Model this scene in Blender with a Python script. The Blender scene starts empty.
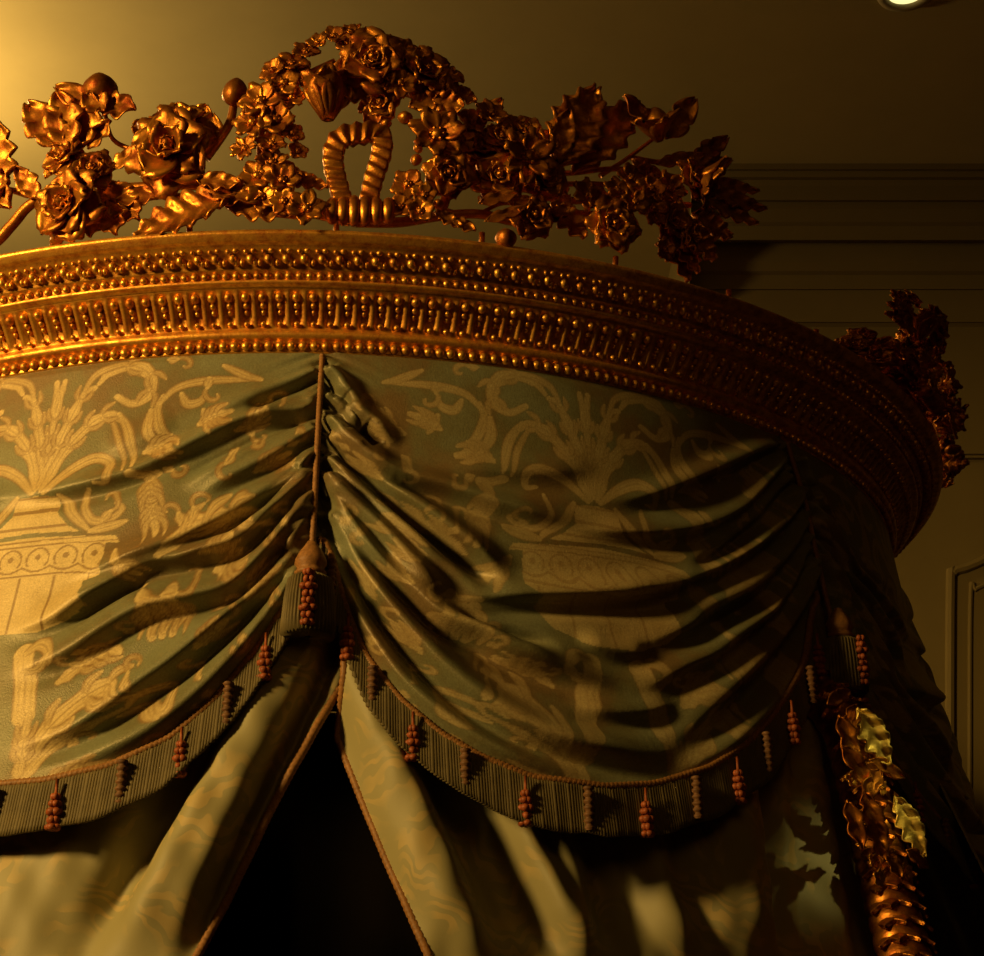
import bpy, math, random
import numpy as np
from mathutils import Vector, Matrix

C = bpy.context.scene.collection
SC = bpy.context.scene
PI = math.pi
rng = random.Random(7)

# ------------------------------------------------------------------ camera
CX, CD, CZ, CP, CF = 0.308, 3.335, 1.6, 0.374, 1700.0
W_, H_ = 984, 956
cam_d = bpy.data.cameras.new('camera')
cam = bpy.data.objects.new('camera', cam_d)
C.objects.link(cam)
cam.location = (CX, -CD, CZ)
cam.rotation_euler = (PI/2 + CP, 0, 0)
cam_d.sensor_fit = 'HORIZONTAL'
cam_d.sensor_width = 36.0
cam_d.lens = 36.0*CF/W_
cam_d.clip_end = 60
SC.camera = cam

# ------------------------------------------------------------------ world, view, lights
w = bpy.data.worlds.new('world'); SC.world = w; w.use_nodes = True
w.node_tree.nodes['Background'].inputs[0].default_value = (0.30, 0.14, 0.03, 1)
w.node_tree.nodes['Background'].inputs[1].default_value = 0.01
SC.view_settings.view_transform = 'Standard'
SC.view_settings.look = 'None'
SC.view_settings.gamma = 1.0
SC.view_settings.use_curve_mapping = False
SC.view_settings.exposure = 0.0

def lamp(name, kind, loc, energy, color, size=0.1, target=None, **kw):
    d = bpy.data.lights.new(name, kind)
    d.energy = energy; d.color = color
    if kind in ('POINT', 'SPOT'): d.shadow_soft_size = size
    if kind == 'AREA': d.size = size
    for k, v in kw.items(): setattr(d, k, v)
    o = bpy.data.objects.new(name, d); C.objects.link(o); o.location = loc
    if target is not None:
        v = Vector(target)-Vector(loc)
        o.rotation_euler = v.to_track_quat('-Z', 'Y').to_euler()
    return o
lamp('unseen_key_light', 'SPOT', (-2.34, -2.84, 3.16), 450, (1.0, 0.62, 0.18), 0.26, (-0.62, -1.0, 2.45),  # unseen key light at front left, coned to spare the ceiling
     spot_size=math.radians(60), spot_blend=0.9)
lamp('wall_lamp_light', 'POINT', (-1.95, 1.20, 4.31), 100, (1.0, 0.67, 0.24), 0.12)
lamp('added_fill_light', 'AREA', (0.9, -5.0, 3.6), 3.6, (1.0, 0.50, 0.10), 1.2, (0.6, 0, 2.2))  # added soft fill from the front, not a fitting of the room
lamp('added_leaf_spot', 'SPOT', (2.6, -2.2, 4.2), 110, (1.0, 0.80, 0.24), 0.03, (0.868, -0.955, 2.075),  # added narrow spot, only brightens the post leaves
     spot_size=math.radians(3.1), spot_blend=1.0)

# ------------------------------------------------------------------ helpers
def tag(o, label=None, cat=None, group=None, kind=None):
    if label: o['label'] = label
    if cat: o['category'] = cat
    if group: o['group'] = group
    if kind: o['kind'] = kind
    return o

def empty(name, loc=(0, 0, 0)):
    o = bpy.data.objects.new(name, None); C.objects.link(o); o.location = loc
    return o

class MB:
    def __init__(s): s.v = []; s.f = []; s.n = 0
    def add(s, V, F):
        V = np.asarray(V, float).reshape(-1, 3)
        s.v.append(V); n = s.n
        if isinstance(F, np.ndarray): s.f.extend((F+n).tolist())
        else: s.f.extend([[i+n for i in f] for f in F])
        s.n += len(V)
    def build(s, name, m, parent=None, smooth=True, attrs=None):
        me = bpy.data.meshes.new(name)
        V = np.concatenate(s.v)
        me.from_pydata(V.tolist(), [], s.f)
        if smooth: me.polygons.foreach_set('use_smooth', [True]*len(me.polygons))
        if attrs:
            for k, a in attrs.items():
                at = me.attributes.new(k, 'FLOAT', 'POINT'); at.data.foreach_set('value', a.astype(np.float32))
        me.materials.append(m); me.update()
        o = bpy.data.objects.new(name, me); C.objects.link(o)
        if parent: o.parent = parent
        return o

def grid_faces(nu, nv, wrap_u=False):
    i = np.arange(nu if wrap_u else nu-1); j = np.arange(nv-1)
    I, J = np.meshgrid(i, j, indexing='ij'); I = I.ravel(); J = J.ravel(); I2 = (I+1) % nu
    return np.stack([I*nv+J, I2*nv+J, I2*nv+J+1, I*nv+J+1], 1)

def box(mb, x0, y0, z0, x1, y1, z1):
    V = [(x, y, z) for x in (x0, x1) for y in (y0, y1) for z in (z0, z1)]
    mb.add(V, [(0, 1, 3, 2), (4, 6, 7, 5), (0, 4, 5, 1), (2, 3, 7, 6), (0, 2, 6, 4), (1, 5, 7, 3)])

_sph = {}
def ellipsoid(mb, c, axes, r, nu=10, nv=7):
    k = (nu, nv)
    if k not in _sph:
        th = np.linspace(0, PI, nv); ph = np.arange(nu)*2*PI/nu
        P, T = np.meshgrid(ph, th, indexing='ij')
        _sph[k] = (np.stack([np.sin(T)*np.cos(P), np.sin(T)*np.sin(P), np.cos(T)], -1).reshape(-1, 3), grid_faces(nu, nv, True))
    S, F = _sph[k]
    A = np.array(axes, float)
    mb.add(np.array(c)+(S*np.array(r)) @ A, F)
EYE = np.eye(3)

def smooth_poly(P, n=8):
    P = np.asarray(P, float)
    if len(P) == 2:
        t = np.linspace(0, 1, n+1)[:, None]; return P[0]*(1-t)+P[1]*t
    Q = np.vstack([2*P[0]-P[1], P, 2*P[-1]-P[-2]]); out = []
    for i in range(1, len(Q)-2):
        for k in range(n):
            t = k/n
            out.append(.5*((2*Q[i])+(-Q[i-1]+Q[i+1])*t+(2*Q[i-1]-5*Q[i]+4*Q[i+1]-Q[i+2])*t*t+(-Q[i-1]+3*Q[i]-3*Q[i+1]+Q[i+2])*t**3))
    out.append(Q[-2]); return np.array(out)

def nrm(v): v = np.asarray(v, float); return v/(np.linalg.norm(v)+1e-12)

def tube(mb, P, rad, nseg=8, twist=None):
    """rad: scalar or array; twist=(strands, pitch, depth) gives a twisted cord"""
    P = np.asarray(P, float); n = len(P)
    rad = np.broadcast_to(np.asarray(rad, float), (n,))
    T = np.gradient(P, axis=0); T /= np.linalg.norm(T, axis=1)[:, None]+1e-12
    ref = np.array([0, 0, 1.0]) if abs(T[0][2]) < .9 else np.array([1.0, 0, 0])
    N = nrm(np.cross(T[0], ref)); V = []
    L = 0
    for i in range(n):
        N = nrm(N-T[i]*N.dot(T[i])); B = np.cross(T[i], N)
        if i: L += np.linalg.norm(P[i]-P[i-1])
        a = np.arange(nseg)*2*PI/nseg
        r = np.full(nseg, rad[i])
        if twist: r = r*(1-twist[2]+twist[2]*np.abs(np.cos(twist[0]*(a/2+PI*L/twist[1]))))
        V.append(P[i]+r[:, None]*(np.cos(a)[:, None]*N+np.sin(a)[:, None]*B))
    V = np.array(V).transpose(1, 0, 2).reshape(-1, 3)
    mb.add(V, grid_faces(nseg, n, True))
    mb.add(P[[0]]-T[[0]]*rad[0]*.1, np.zeros((0, 4), int)); mb.add(P[[-1]], np.zeros((0, 4), int))
    b = mb.n-2-nseg*n
    for j in range(nseg):
        k = (j+1) % nseg
        mb.f.append([b+j*n, b+k*n, mb.n-2]); mb.f.append([b+k*n+n-1, b+j*n+n-1, mb.n-1])

def lathe(mb, prof, n=64, a0=0, a1=2*PI):
    full = abs(a1-a0-2*PI) < 1e-6
    a = a0+np.arange(n)*(a1-a0)/(n if full else n-1)
    prof = np.array(prof)
    V = np.stack([np.outer(np.sin(a), prof[:, 0]), -np.outer(np.cos(a), prof[:, 0]), np.broadcast_to(prof[:, 1], (n, len(prof)))], -1)
    mb.add(V.reshape(-1, 3), grid_faces(n, len(prof), full))

# ------------------------------------------------------------------ materials
def mat(name):
    m = bpy.data.materials.new(name); m.use_nodes = True
    nt = m.node_tree; b = nt.nodes['Principled BSDF']
    return m, nt, b
def node(nt, t, **kw):
    n = nt.nodes.new(t)
    for k, v in kw.items(): setattr(n, k, v)
    return n
def noise(nt, scale, detail=4, rough=.6, vec=None):
    n = node(nt, 'ShaderNodeTexNoise'); n.inputs['Scale'].default_value = scale
    n.inputs['Detail'].default_value = detail; n.inputs['Roughness'].default_value = rough
    if vec is None:
        tc = node(nt, 'ShaderNodeTexCoord'); vec = tc.outputs['Object']
    nt.links.new(vec, n.inputs['Vector']); return n
def ramp(nt, src, stops):
    r = node(nt, 'ShaderNodeValToRGB'); cr = r.color_ramp
    while len(cr.elements) < len(stops): cr.elements.new(.5)
    for e, (p, c) in zip(cr.elements, stops): e.position = p; e.color = (*c, 1)
    nt.links.new(src, r.inputs[0]); return r
def bump(nt, b, src, strength, dist):
    n = node(nt, 'ShaderNodeBump'); n.inputs['Strength'].default_value = strength; n.inputs['Distance'].default_value = dist
    nt.links.new(src, n.inputs['Height']); nt.links.new(n.outputs[0], b.inputs['Normal'])

def make_gold(name, c1, c2, rough=.34, sc=60, metal=.9):
    m, nt, b = mat(name)
    n = noise(nt, sc, 6, .7)
    r = ramp(nt, n.outputs[0], [(.35, c1), (.6, c2)])
    nt.links.new(r.outputs[0], b.inputs['Base Color'])
    b.inputs['Metallic'].default_value = metal
    rr = ramp(nt, n.outputs[0], [(.3, (rough+.2,)*3), (.7, (rough-.06,)*3)])
    nt.links.new(rr.outputs[0], b.inputs['Roughness'])
    n2 = noise(nt, 260, 4, .6); bump(nt, b, n2.outputs[0], .35, .0016)
    return m
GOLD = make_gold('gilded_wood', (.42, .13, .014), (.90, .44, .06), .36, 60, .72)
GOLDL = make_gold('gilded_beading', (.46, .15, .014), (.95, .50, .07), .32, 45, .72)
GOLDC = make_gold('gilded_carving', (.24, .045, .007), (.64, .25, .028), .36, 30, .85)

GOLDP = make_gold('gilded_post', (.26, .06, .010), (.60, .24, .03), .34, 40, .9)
GOLDHI = make_gold('gilding_painted_highlight', (.80, .55, .10), (1.0, .78, .20), .42, 45, .6)  # lighter gold: lamp highlight painted into the colour of two post leaves
def plain(name, col, rough=.8, sc=6, var=.15, spec=.3):
    m, nt, b = mat(name)
    n = noise(nt, sc, 5)
    r = ramp(nt, n.outputs[0], [(.3, tuple(c*(1-var) for c in col)), (.7, tuple(min(1, c*(1+var)) for c in col))])
    nt.links.new(r.outputs[0], b.inputs['Base Color']); b.inputs['Roughness'].default_value = rough
    b.inputs['Specular IOR Level'].default_value = spec
    return m
WALL = plain('painted_plaster', (.21, .155, .052), .8, 3, .06)
DARKW = plain('dark_unseen_wall', (.06, .03, .012), .9)  # unseen walls given a dark colour to cut bounced light
CEIL = plain('ceiling_plaster', (.46, .37, .165), .85, 3, .05)
FLOORM = plain('oak_floor', (.16, .09, .04), .5, 8, .3)
FRINGE = plain('fringe_silk', (.125, .095, .035), .65, 40, .25)
BRAID = plain('braid_silk', (.27, .125, .035), .55, 200, .35)
BROWN = plain('brown_silk', (.15, .07, .025), .6, 120, .4)
KNOT = plain('knot_silk', (.30, .075, .02), .5, 120, .4)
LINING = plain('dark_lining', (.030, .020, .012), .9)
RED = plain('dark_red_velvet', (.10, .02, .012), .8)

# brocade silk: woven pattern comes from the mesh attribute 'pat' (gold) and 'ln' (drawn lines)
def make_silk():
    m, nt, b = mat('brocade_silk')
    a = node(nt, 'ShaderNodeAttribute', attribute_name='pat'); l = node(nt, 'ShaderNodeAttribute', attribute_name='ln')
    n = noise(nt, 25, 5, .6)
    ng = noise(nt, 7, 4, .6); g = ramp(nt, ng.outputs[0], [(.38, (.185, .125, .05)), (.5, (.175, .165, .075)), (.64, (.205, .215, .115))])
    p = ramp(nt, n.outputs[0], [(.3, (.56, .42, .17)), (.7, (.72, .56, .25))])
    mx = node(nt, 'ShaderNodeMix', data_type='RGBA')
    nt.links.new(a.outputs['Fac'], mx.inputs[0]); nt.links.new(g.outputs[0], mx.inputs[6]); nt.links.new(p.outputs[0], mx.inputs[7])
    m2 = node(nt, 'ShaderNodeMix', data_type='RGBA'); m2.inputs[7].default_value = (.20, .105, .03, 1)
    nt.links.new(l.outputs['Fac'], m2.inputs[0]); nt.links.new(mx.outputs[2], m2.inputs[6])
    gr = noise(nt, 330, 2, .7); grr = ramp(nt, gr.outputs[0], [(.3, (.72, .70, .68)), (.7, (1, 1, 1))])
    m3 = node(nt, 'ShaderNodeMix', data_type='RGBA', blend_type='MULTIPLY'); m3.inputs[0].default_value = 1
    nt.links.new(m2.outputs[2], m3.inputs[6]); nt.links.new(grr.outputs[0], m3.inputs[7])
    nt.links.new(m3.outputs[2], b.inputs['Base Color'])
    b.inputs['Roughness'].default_value = .42
    b.inputs['Specular IOR Level'].default_value = .55
    b.inputs['Specular Tint'].default_value = (1, .85, .6, 1)
    n2 = noise(nt, 420, 3, .6); bump(nt, b, n2.outputs[0], .5, .0012)
    return m
SILK = make_silk()

def make_damask():
    m, nt, b = mat('damask_silk')
    tc = node(nt, 'ShaderNodeTexCoord')
    n0 = noise(nt, 5, 3, .5, tc.outputs['Object'])
    ad = node(nt, 'ShaderNodeVectorMath', operation='MULTIPLY_ADD'); ad.inputs[1].default_value = (.22,)*3
    nt.links.new(n0.outputs['Color'], ad.inputs[0]); nt.links.new(tc.outputs['Object'], ad.inputs[2])
    wv = node(nt, 'ShaderNodeTexWave', wave_type='RINGS', rings_direction='SPHERICAL'); wv.inputs['Scale'].default_value = 14
    wv.inputs['Distortion'].default_value = 16; wv.inputs['Detail'].default_value = 2
    nt.links.new(ad.outputs[0], wv.inputs['Vector'])
    msk = noise(nt, 11, 2, .5)
    mr = ramp(nt, msk.outputs[0], [(.46, (0,)*3), (.56, (1,)*3)])
    wr = ramp(nt, wv.outputs['Color'], [(.45, (0,)*3), (.6, (1,)*3)])
    mu = node(nt, 'ShaderNodeMath', operation='MULTIPLY')
    nt.links.new(mr.outputs[0], mu.inputs[0]); nt.links.new(wr.outputs[0], mu.inputs[1])
    mx = node(nt, 'ShaderNodeMix', data_type='RGBA')
    mx.inputs[6].default_value = (.30, .265, .12, 1); mx.inputs[7].default_value = (.42, .32, .125, 1)
    nt.links.new(mu.outputs[0], mx.inputs[0]); nt.links.new(mx.outputs[2], b.inputs['Base Color'])
    b.inputs['Roughness'].default_value = .6
    n2 = noise(nt, 500, 2, .6); bump(nt, b, n2.outputs[0], .2, .0008)
    return m
DAMASK = make_damask()

# ------------------------------------------------------------------ the setting
def struct(name, mb, m):
    return tag(mb.build(name, m, smooth=False), kind='structure')
ZC = 4.86; XS = 1.02; YB = 2.2; YA = 3.7
m = MB(); box(m, -4.2, -5.8, -.1, 4.2, YA+.1, 0); struct('floor', m, FLOORM)
m = MB(); box(m, -4.2, -5.8, ZC, 4.2, YA+.1, ZC+.1); struct('ceiling', m, CEIL)
m = MB(); box(m, -4.3, -5.8, 0, -4.2, YA+.1, ZC); struct('wall_left', m, DARKW)
m = MB(); box(m, 4.2, -5.8, 0, 4.3, YA+.1, ZC); struct('wall_right', m, DARKW)
m = MB(); box(m, -4.2, -5.9, 0, 4.2, -5.8, ZC); struct('wall_front', m, DARKW)
m = MB(); box(m, -4.2, YA, 0, XS, YA+.1, ZC); box(m, XS, YB, 0, 4.2, YA+.1, ZC); struct('wall_back', m, WALL)

def zwall(y): # height on the back wall seen at a photograph row
    return CZ+(YB+CD)*math.tan(CP+math.atan((H_/2-y)/CF))
def xwall(x, y):
    z = zwall(y); d = (YB+CD)*math.cos(CP)+(z-CZ)*math.sin(CP)
    return CX+(x-W_/2)*d/CF
# cornice moulding of the wall: stacked profile swept along x
prof = []   # (projection, row)
for pr, y in [(.30, 160), (.30, 169), (.27, 171), (.26, 177), (.235, 180), (.225, 186), (.22, 200), (.195, 202), (.195, 206), (.185, 209), (.18, 222), (.165, 226),
              (.155, 236), (.15, 240), (.08, 243), (.07, 262), (.055, 271), (.04, 275), (.035, 282), (.03, 289), (.02, 290), (.02, 322), (.012, 323), (.0, 327)]:
    prof.append((pr, CZ+(YB-pr+CD)*math.tan(CP+math.atan((H_/2-y)/CF))))
prof[0] = (prof[0][0], ZC)
m = MB(); V = []
for x in (XS+.001, 4.2):
    for pr, z in prof: V.append((x, YB-pr, z))
n = len(prof)
m.add(V, [(i, i+1, n+i+1, n+i) for i in range(n-1)])
m.f.append([0]+[*range(n-1, 0, -1)])
struct('trim_1', m, WALL)
m = MB(); z = zwall(455); box(m, XS, YB-.02, z-.018, 4.2, YB, z-.012); box(m, XS, YB-.012, z+.0, 4.2, YB, z+.012); struct('trim_2', m, WALL)
# wall panel with an arched shoulder
m = MB()
px = [(948, 1100), (949, 800), (950, 590), (953, 573), (966, 568), (984, 560), (1010, 545), (1060, 535), (1110, 545), (1136, 560), (1154, 568), (1167, 573), (1170, 590), (1170, 1100)]
P = np.array([(xwall(x, y), YB-.006, zwall(y)) for x, y in px])
tube(m, smooth_poly(P, 6), .016, 8)
px = [(968, 1100), (969, 800), (970, 600), (975, 590), (984, 585), (1010, 570), (1060, 560), (1110, 570), (1145, 590), (1150, 600), (1150, 1100)]
P = np.array([(xwall(x, y), YB-.004, zwall(y)) for x, y in px])
tube(m, smooth_poly(P, 6), .008, 8)
struct('trim_3', m, WALL)

# recessed ceiling spotlight
def ceil_pt(x, y):
    k = math.tan(CP+math.atan((H_/2-y)/CF)); Y = (ZC-CZ)/k-CD
    d = (Y+CD)*math.cos(CP)+(ZC-CZ)*math.sin(CP); return (CX+(x-W_/2)*d/CF, Y, ZC)
sp = ceil_pt(906, -9)
cl = tag(empty('ceiling_spotlight', sp), 'small round recessed ceiling spotlight glowing at the upper right', 'ceiling light')
m = MB(); lathe(m, [(.058, 0), (.085, 0), (.088, -.006), (.084, -.014), (.062, -.014), (.055, -.004)], 40); m.build('rim', plain('lamp_rim', (.5, .42, .25), .4), cl)
m = MB(); lathe(m, [(.0001, -.010), (.03, -.011), (.056, -.006)], 32)
em, nt, b = mat('lamp_glow'); b.inputs['Emission Color'].default_value = (1, .9, .38, 1); b.inputs['Emission Strength'].default_value = 1.2
m.build('bulb', em, cl)

# ------------------------------------------------------------------ canopy surface geometry
Z0 = 2.67
def Rz(z):
    d = np.maximum(Z0-np.asarray(z, float), 0); d = np.minimum(d, 1.0)
    return 1.1+.10*d+.13*d*d
def cone(th, z, off=0.):
    R = Rz(z)+off; return np.stack([R*np.sin(th), -R*np.cos(th), np.asarray(z)+0*R], -1)
cc, ss = math.cos(CP), math.sin(CP)
def px2(P, off=0., cyl=None):
    """points of the photograph -> (angle, height) on the near side of the drapery surface (or of a cylinder)"""
    out = []
    for x, y in P:
        a = (x-W_/2)/CF; b = (H_/2-y)/CF
        d = np.array([a, cc-b*ss, ss+b*cc])
        t = np.linspace(1.6, 3.6, 1200)
        Q = np.array([CX, -CD, CZ])+t[:, None]*d
        R = (Rz(Q[:, 2])+off) if cyl is None else cyl
        g = np.hypot(Q[:, 0], Q[:, 1])-R
        neg = np.where(g < 0)[0]
        i = neg[0] if len(neg) else int(np.argmin(g))
        if len(neg) and i > 0:
            f = g[i-1]/(g[i-1]-g[i]); q = Q[i-1]*(1-f)+Q[i]*f
        else: q = Q[i]
        out.append((math.atan2(q[0], -q[1]), q[2]))
    return np.array(out)
SEAM = [math.radians(a) for a in (-41.2, 3.2, 45.7, 88.2)]
SR = 1.13

def ridge_field(S, Z, folds):
    """sum of drapery folds; S,Z flat arrays (m). fold = (poly(S,Z), w0, w1, h0, h1, asym)"""
    D = np.zeros_like(S)
    for P, w0, w1, h0, h1, asym in folds:
        free = isinstance(asym, tuple)
        if free: asym = asym[0]
        L = np.r_[0, np.cumsum(np.hypot(*np.diff(P, axis=0).T))]; L /= L[-1]
        wm = max(w0, w1)*3.2
        idx = np.where((S > P[:, 0].min()-wm) & (S < P[:, 0].max()+wm) & (Z > P[:, 1].min()-wm) & (Z < P[:, 1].max()+wm))[0]
        if not len(idx): continue
        s = S[idx]; z = Z[idx]; best = np.full(len(idx), 1e9); sg = np.zeros(len(idx)); tau = np.zeros(len(idx))
        for k in range(len(P)-1):
            a = P[k]; d = P[k+1]-a; l2 = d@d+1e-12
            t = np.clip(((s-a[0])*d[0]+(z-a[1])*d[1])/l2, 0, 1)
            ex = s-a[0]-t*d[0]; ez = z-a[1]-t*d[1]; q = ex*ex+ez*ez
            mk = q < best; best[mk] = q[mk]
            cr = (d[0]*ez-d[1]*ex)*(1 if d[0] >= 0 else -1)      # >0 above the line
            sg[mk] = np.sign(cr)[mk]; tau[mk] = (L[k]+t*(L[k+1]-L[k]))[mk]
        n = np.sqrt(best)*sg
        w_ = w0+(w1-w0)*tau; h = h0+(h1-h0)*tau
        sm = lambda x: np.clip(x, 0, 1)**2*(3-2*np.clip(x, 0, 1))
        h = h*(sm(tau/.3) if free else np.clip(tau/.05+.35, 0, 1))*sm((1-tau)/.3)
        wu = w_*(1+asym); wl = w_*(1-.45*asym)
        prof = np.where(n > 0, np.exp(-(n/wu)**2), np.exp(-(n/wl)**2))
        D[idx] += h*prof-.50*h*np.exp(-((n+1.9*w_)/(.9*w_))**2)
    return D

# ---- woven pattern: strokes in (s, z) about the swag's middle axis, drawn on the left swag
AX = (SEAM[0]+SEAM[1])/2
AXP = math.radians(-17.2)
def canon(P):
    q = px2(P); return np.stack([SR*(q[:, 0]-AXP), q[:, 1]], 1)
STROKES = []   # (poly, width px, taper kind)
def st(pts, wpx, kind='leaf'): STROKES.append((smooth_poly(canon(pts), 6), wpx/720./2, kind))
st([(40, 488), (44, 430), (48, 376)], 11); st([(42, 486), (52, 430), (66, 382)], 12); st([(44, 486), (62, 440), (84, 396), (96, 388)], 12)
st([(46, 488), (66, 452), (92, 424), (112, 414), (122, 420)], 13); st([(48, 490), (72, 470), (96, 458), (112, 462), (110, 478), (100, 478)], 10)
st([(100, 384), (112, 372), (136, 367), (152, 377), (150, 393), (134, 404), (118, 397)], 13)
st([(84, 394), (96, 376), (118, 366), (136, 364)], 7)
st([(120, 414), (131, 432), (136, 462)], 9); st([(112, 418), (122, 440), (127, 466)], 6)
st([(164, 396), (158, 412), (166, 434), (182, 440)], 9); st([(160, 404), (178, 388), (208, 381), (252, 380)], 8); st([(182, 394), (188, 404), (200, 402), (206, 394)], 9)
st([(146, 452), (160, 446), (182, 449)], 13); st([(152, 410), (150, 430), (160, 446)], 10)
st([(200, 424), (214, 416), (232, 410)], 12); st([(204, 410), (212, 428)], 9); st([(224, 366), (246, 376), (262, 380)], 8); st([(236, 430), (252, 424), (262, 408)], 13)
st([(134, 470), (146, 474), (156, 474)], 12, 'blob'); st([(149, 474), (151, 490), (153, 502)], 14); st([(152, 498), (154, 514), (158, 530)], 14); st([(144, 496), (152, 500), (162, 494)], 7)
st([(92, 486), (86, 502), (94, 519), (112, 518), (124, 508), (118, 502)], 8); st([(62, 492), (74, 512), (90, 528)], 9)
st([(92, 530), (116, 524), (128, 520)], 9)
st([(164, 548), (196, 524), (240, 508), (252, 512)], 19); st([(205, 545), (222, 538), (236, 526)], 12); st([(256, 470), (270, 462), (288, 452)], 15)
st([(120, 548), (132, 560), (140, 572)], 13)
st([(150, 592), (150, 612), (154, 636)], 15); st([(162, 590), (166, 612), (164, 634)], 14); st([(176, 592), (182, 608), (174, 632)], 12); st([(146, 590), (180, 592)], 8, 'bar')
st([(30, 652), (30, 690), (29, 712)], 22, 'bar'); st([(32, 650), (44, 642), (56, 645), (54, 656), (44, 658)], 9)
st([(30, 668), (44, 664), (56, 648)], 8)
st([(22, 778), (40, 744), (66, 712), (94, 690), (116, 680), (124, 688), (112, 696)], 17); st([(24, 780), (58, 742), (98, 716), (128, 704)], 11)
st([(62, 680), (84, 664), (108, 652), (122, 650)], 13); st([(22, 776), (30, 740), (34, 712)], 12); st([(30, 782), (60, 774), (92, 760), (112, 756)], 12)
st([(130, 702), (140, 690), (160, 686), (174, 690), (170, 702), (150, 706)], 9); st([(120, 715), (140, 710), (164, 708)], 9)
st([(200, 640), (214, 628), (226, 618)], 14); st([(250, 590), (262, 570), (276, 556)], 12); st([(216, 570), (232, 562), (240, 548)], 12)
_r = random.Random(4)
for P_, w_, k_ in list(STROKES):
    if k_ == 'leaf' and w_ > 11.5/1440:
        n_ = len(P_)
        for f_ in (.3, .48, .66):
            i_ = int(f_*(n_-1)); d_ = P_[min(i_+1, n_-1)]-P_[max(i_-1, 0)]; d_ = d_/(np.hypot(*d_)+1e-9); no_ = np.array([-d_[1], d_[0]])
            for sg_ in (-1, 1):
                p0 = P_[i_]+no_*sg_*w_*.3; STROKES.append((smooth_poly([p0, p0+(no_*sg_*.9+d_*.9)*w_*1.1, p0+(no_*sg_*.9+d_*2.0)*w_*1.35], 3), w_*.42, 'leaf'))
for cx_, cy_ in [(110, 500), (180, 470), (205, 500), (230, 470), (190, 575), (230, 600), (270, 530), (130, 620), (100, 650), (190, 660), (240, 640), (160, 735), (90, 735), (285, 500), (300, 430), (280, 400), (185, 365), (215, 395), (280, 590), (140, 660), (70, 655), (170, 510), (260, 440), (200, 700)]:
    a_ = _r.uniform(0, 6); sgn = _r.choice((-1, 1)); R_0 = _r.uniform(9, 15)
    st([(cx_+R_0*(1-k/9)*math.cos(a_+sgn*k*.62), cy_+R_0*.8*(1-k/9)*math.sin(a_+sgn*k*.62)) for k in range(8)], 5)
    b_ = a_+PI*.9; st([(cx_+R_0*math.cos(a_), cy_+R_0*.8*math.sin(a_)), (cx_+R_0*1.7*math.cos(a_-.4*sgn), cy_+R_0*1.5*math.sin(a_-.4*sgn))], 9)
URN = [([(2, 494), (62, 494), (60, 512), (70, 524), (82, 530), (-16, 536), (0, 525), (6, 512)], 0),
       ([(-30, 541), (118, 534), (122, 541), (-32, 548)], 0),
       ([(-36, 548), (108, 540), (106, 570), (88, 578), (90, 600), (70, 618), (40, 630), (10, 632), (-20, 612), (-26, 585), (-38, 575)], 1)]
URN = [(np.array(canon(p)), k) for p, k in URN]

def pattern(s, z):
    pat = np.zeros_like(s); ln = np.zeros_like(s); s = np.abs(s)
    for P, k in URN:
        ins = np.zeros(len(s), bool); j = len(P)-1
        for i in range(len(P)):
            xi, zi = P[i]; xj, zj = P[j]
            c = ((zi > z) != (zj > z)) & (s < (xj-xi)*(z-zi)/(zj-zi+1e-12)+xi); ins ^= c; j = i
        pat[ins] = 1
        zt = P[:, 1].max(); zb = P[:, 1].min()
        v = (zt-z)/(zt-zb); ph = s/.042
        if k == 0: a = (np.abs(((v*3) % 1)-.5) < .10)
        else:
            arc = .30+.05*np.abs(np.sin(PI*ph)); a = (np.abs(v-arc) < .012) | (np.abs(v-.07) < .010) | (np.abs(v-.39) < .01)
            a |= (v > .41) & (np.abs(np.sin(PI*ph*.8)) < .10) | ((v < .30) & (np.hypot((ph % 1-.5)*.042, (v-.2)*.14) < .0045))
            a |= (np.abs(np.hypot((ph % 1-.5)*.042, (v-.22)*.14)-.0165) < .0015) & (v < .3)
        ln[ins & a] = .75
    for P, w_, kind in STROKES:
        L = np.r_[0, np.cumsum(np.hypot(*np.diff(P, axis=0).T))]; L /= L[-1]
        wm = w_*2
        idx = np.where((s > P[:, 0].min()-wm) & (s < P[:, 0].max()+wm) & (z > P[:, 1].min()-wm) & (z < P[:, 1].max()+wm))[0]
        if not len(idx): continue
        a_ = s[idx]; b_ = z[idx]; best = np.full(len(idx), 1e9); tau = np.zeros(len(idx))
        for k in range(len(P)-1):
            a = P[k]; d = P[k+1]-a; l2 = d@d+1e-12
            t = np.clip(((a_-a[0])*d[0]+(b_-a[1])*d[1])/l2, 0, 1)
            q = (a_-a[0]-t*d[0])**2+(b_-a[1]-t*d[1])**2; mk = q < best; best[mk] = q[mk]; tau[mk] = (L[k]+t*(L[k+1]-L[k]))[mk]
        d = np.sqrt(best)
        if kind == 'leaf':
            ww = w_*(.30+.95*np.sin(PI*np.clip(tau*.9+.06, 0, 1))**.8)
            if w_ > .0070: ww = ww*(1.12-.34*np.abs(np.cos(tau*11)))
        else: ww = w_*np.ones_like(tau)
        val = np.clip((ww-d)/.0012+.5, 0, 1)
        pat[idx] = np.maximum(pat[idx], val)
        inside = val > .5
        vein = np.exp(-(d/(.0012))**2)*.6+np.exp(-((d-.55*ww)/.0010)**2)*.4+np.exp(-((d-ww)/.0016)**2)*.95
        l = ln[idx]; l = np.where(inside, vein*(np.sin(PI*np.clip(tau, 0, 1))**.5), np.maximum(l, np.exp(-((d-ww)/.0013)**2)*.6)); ln[idx] = l
    return pat, np.clip(ln, 0, 1)

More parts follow.
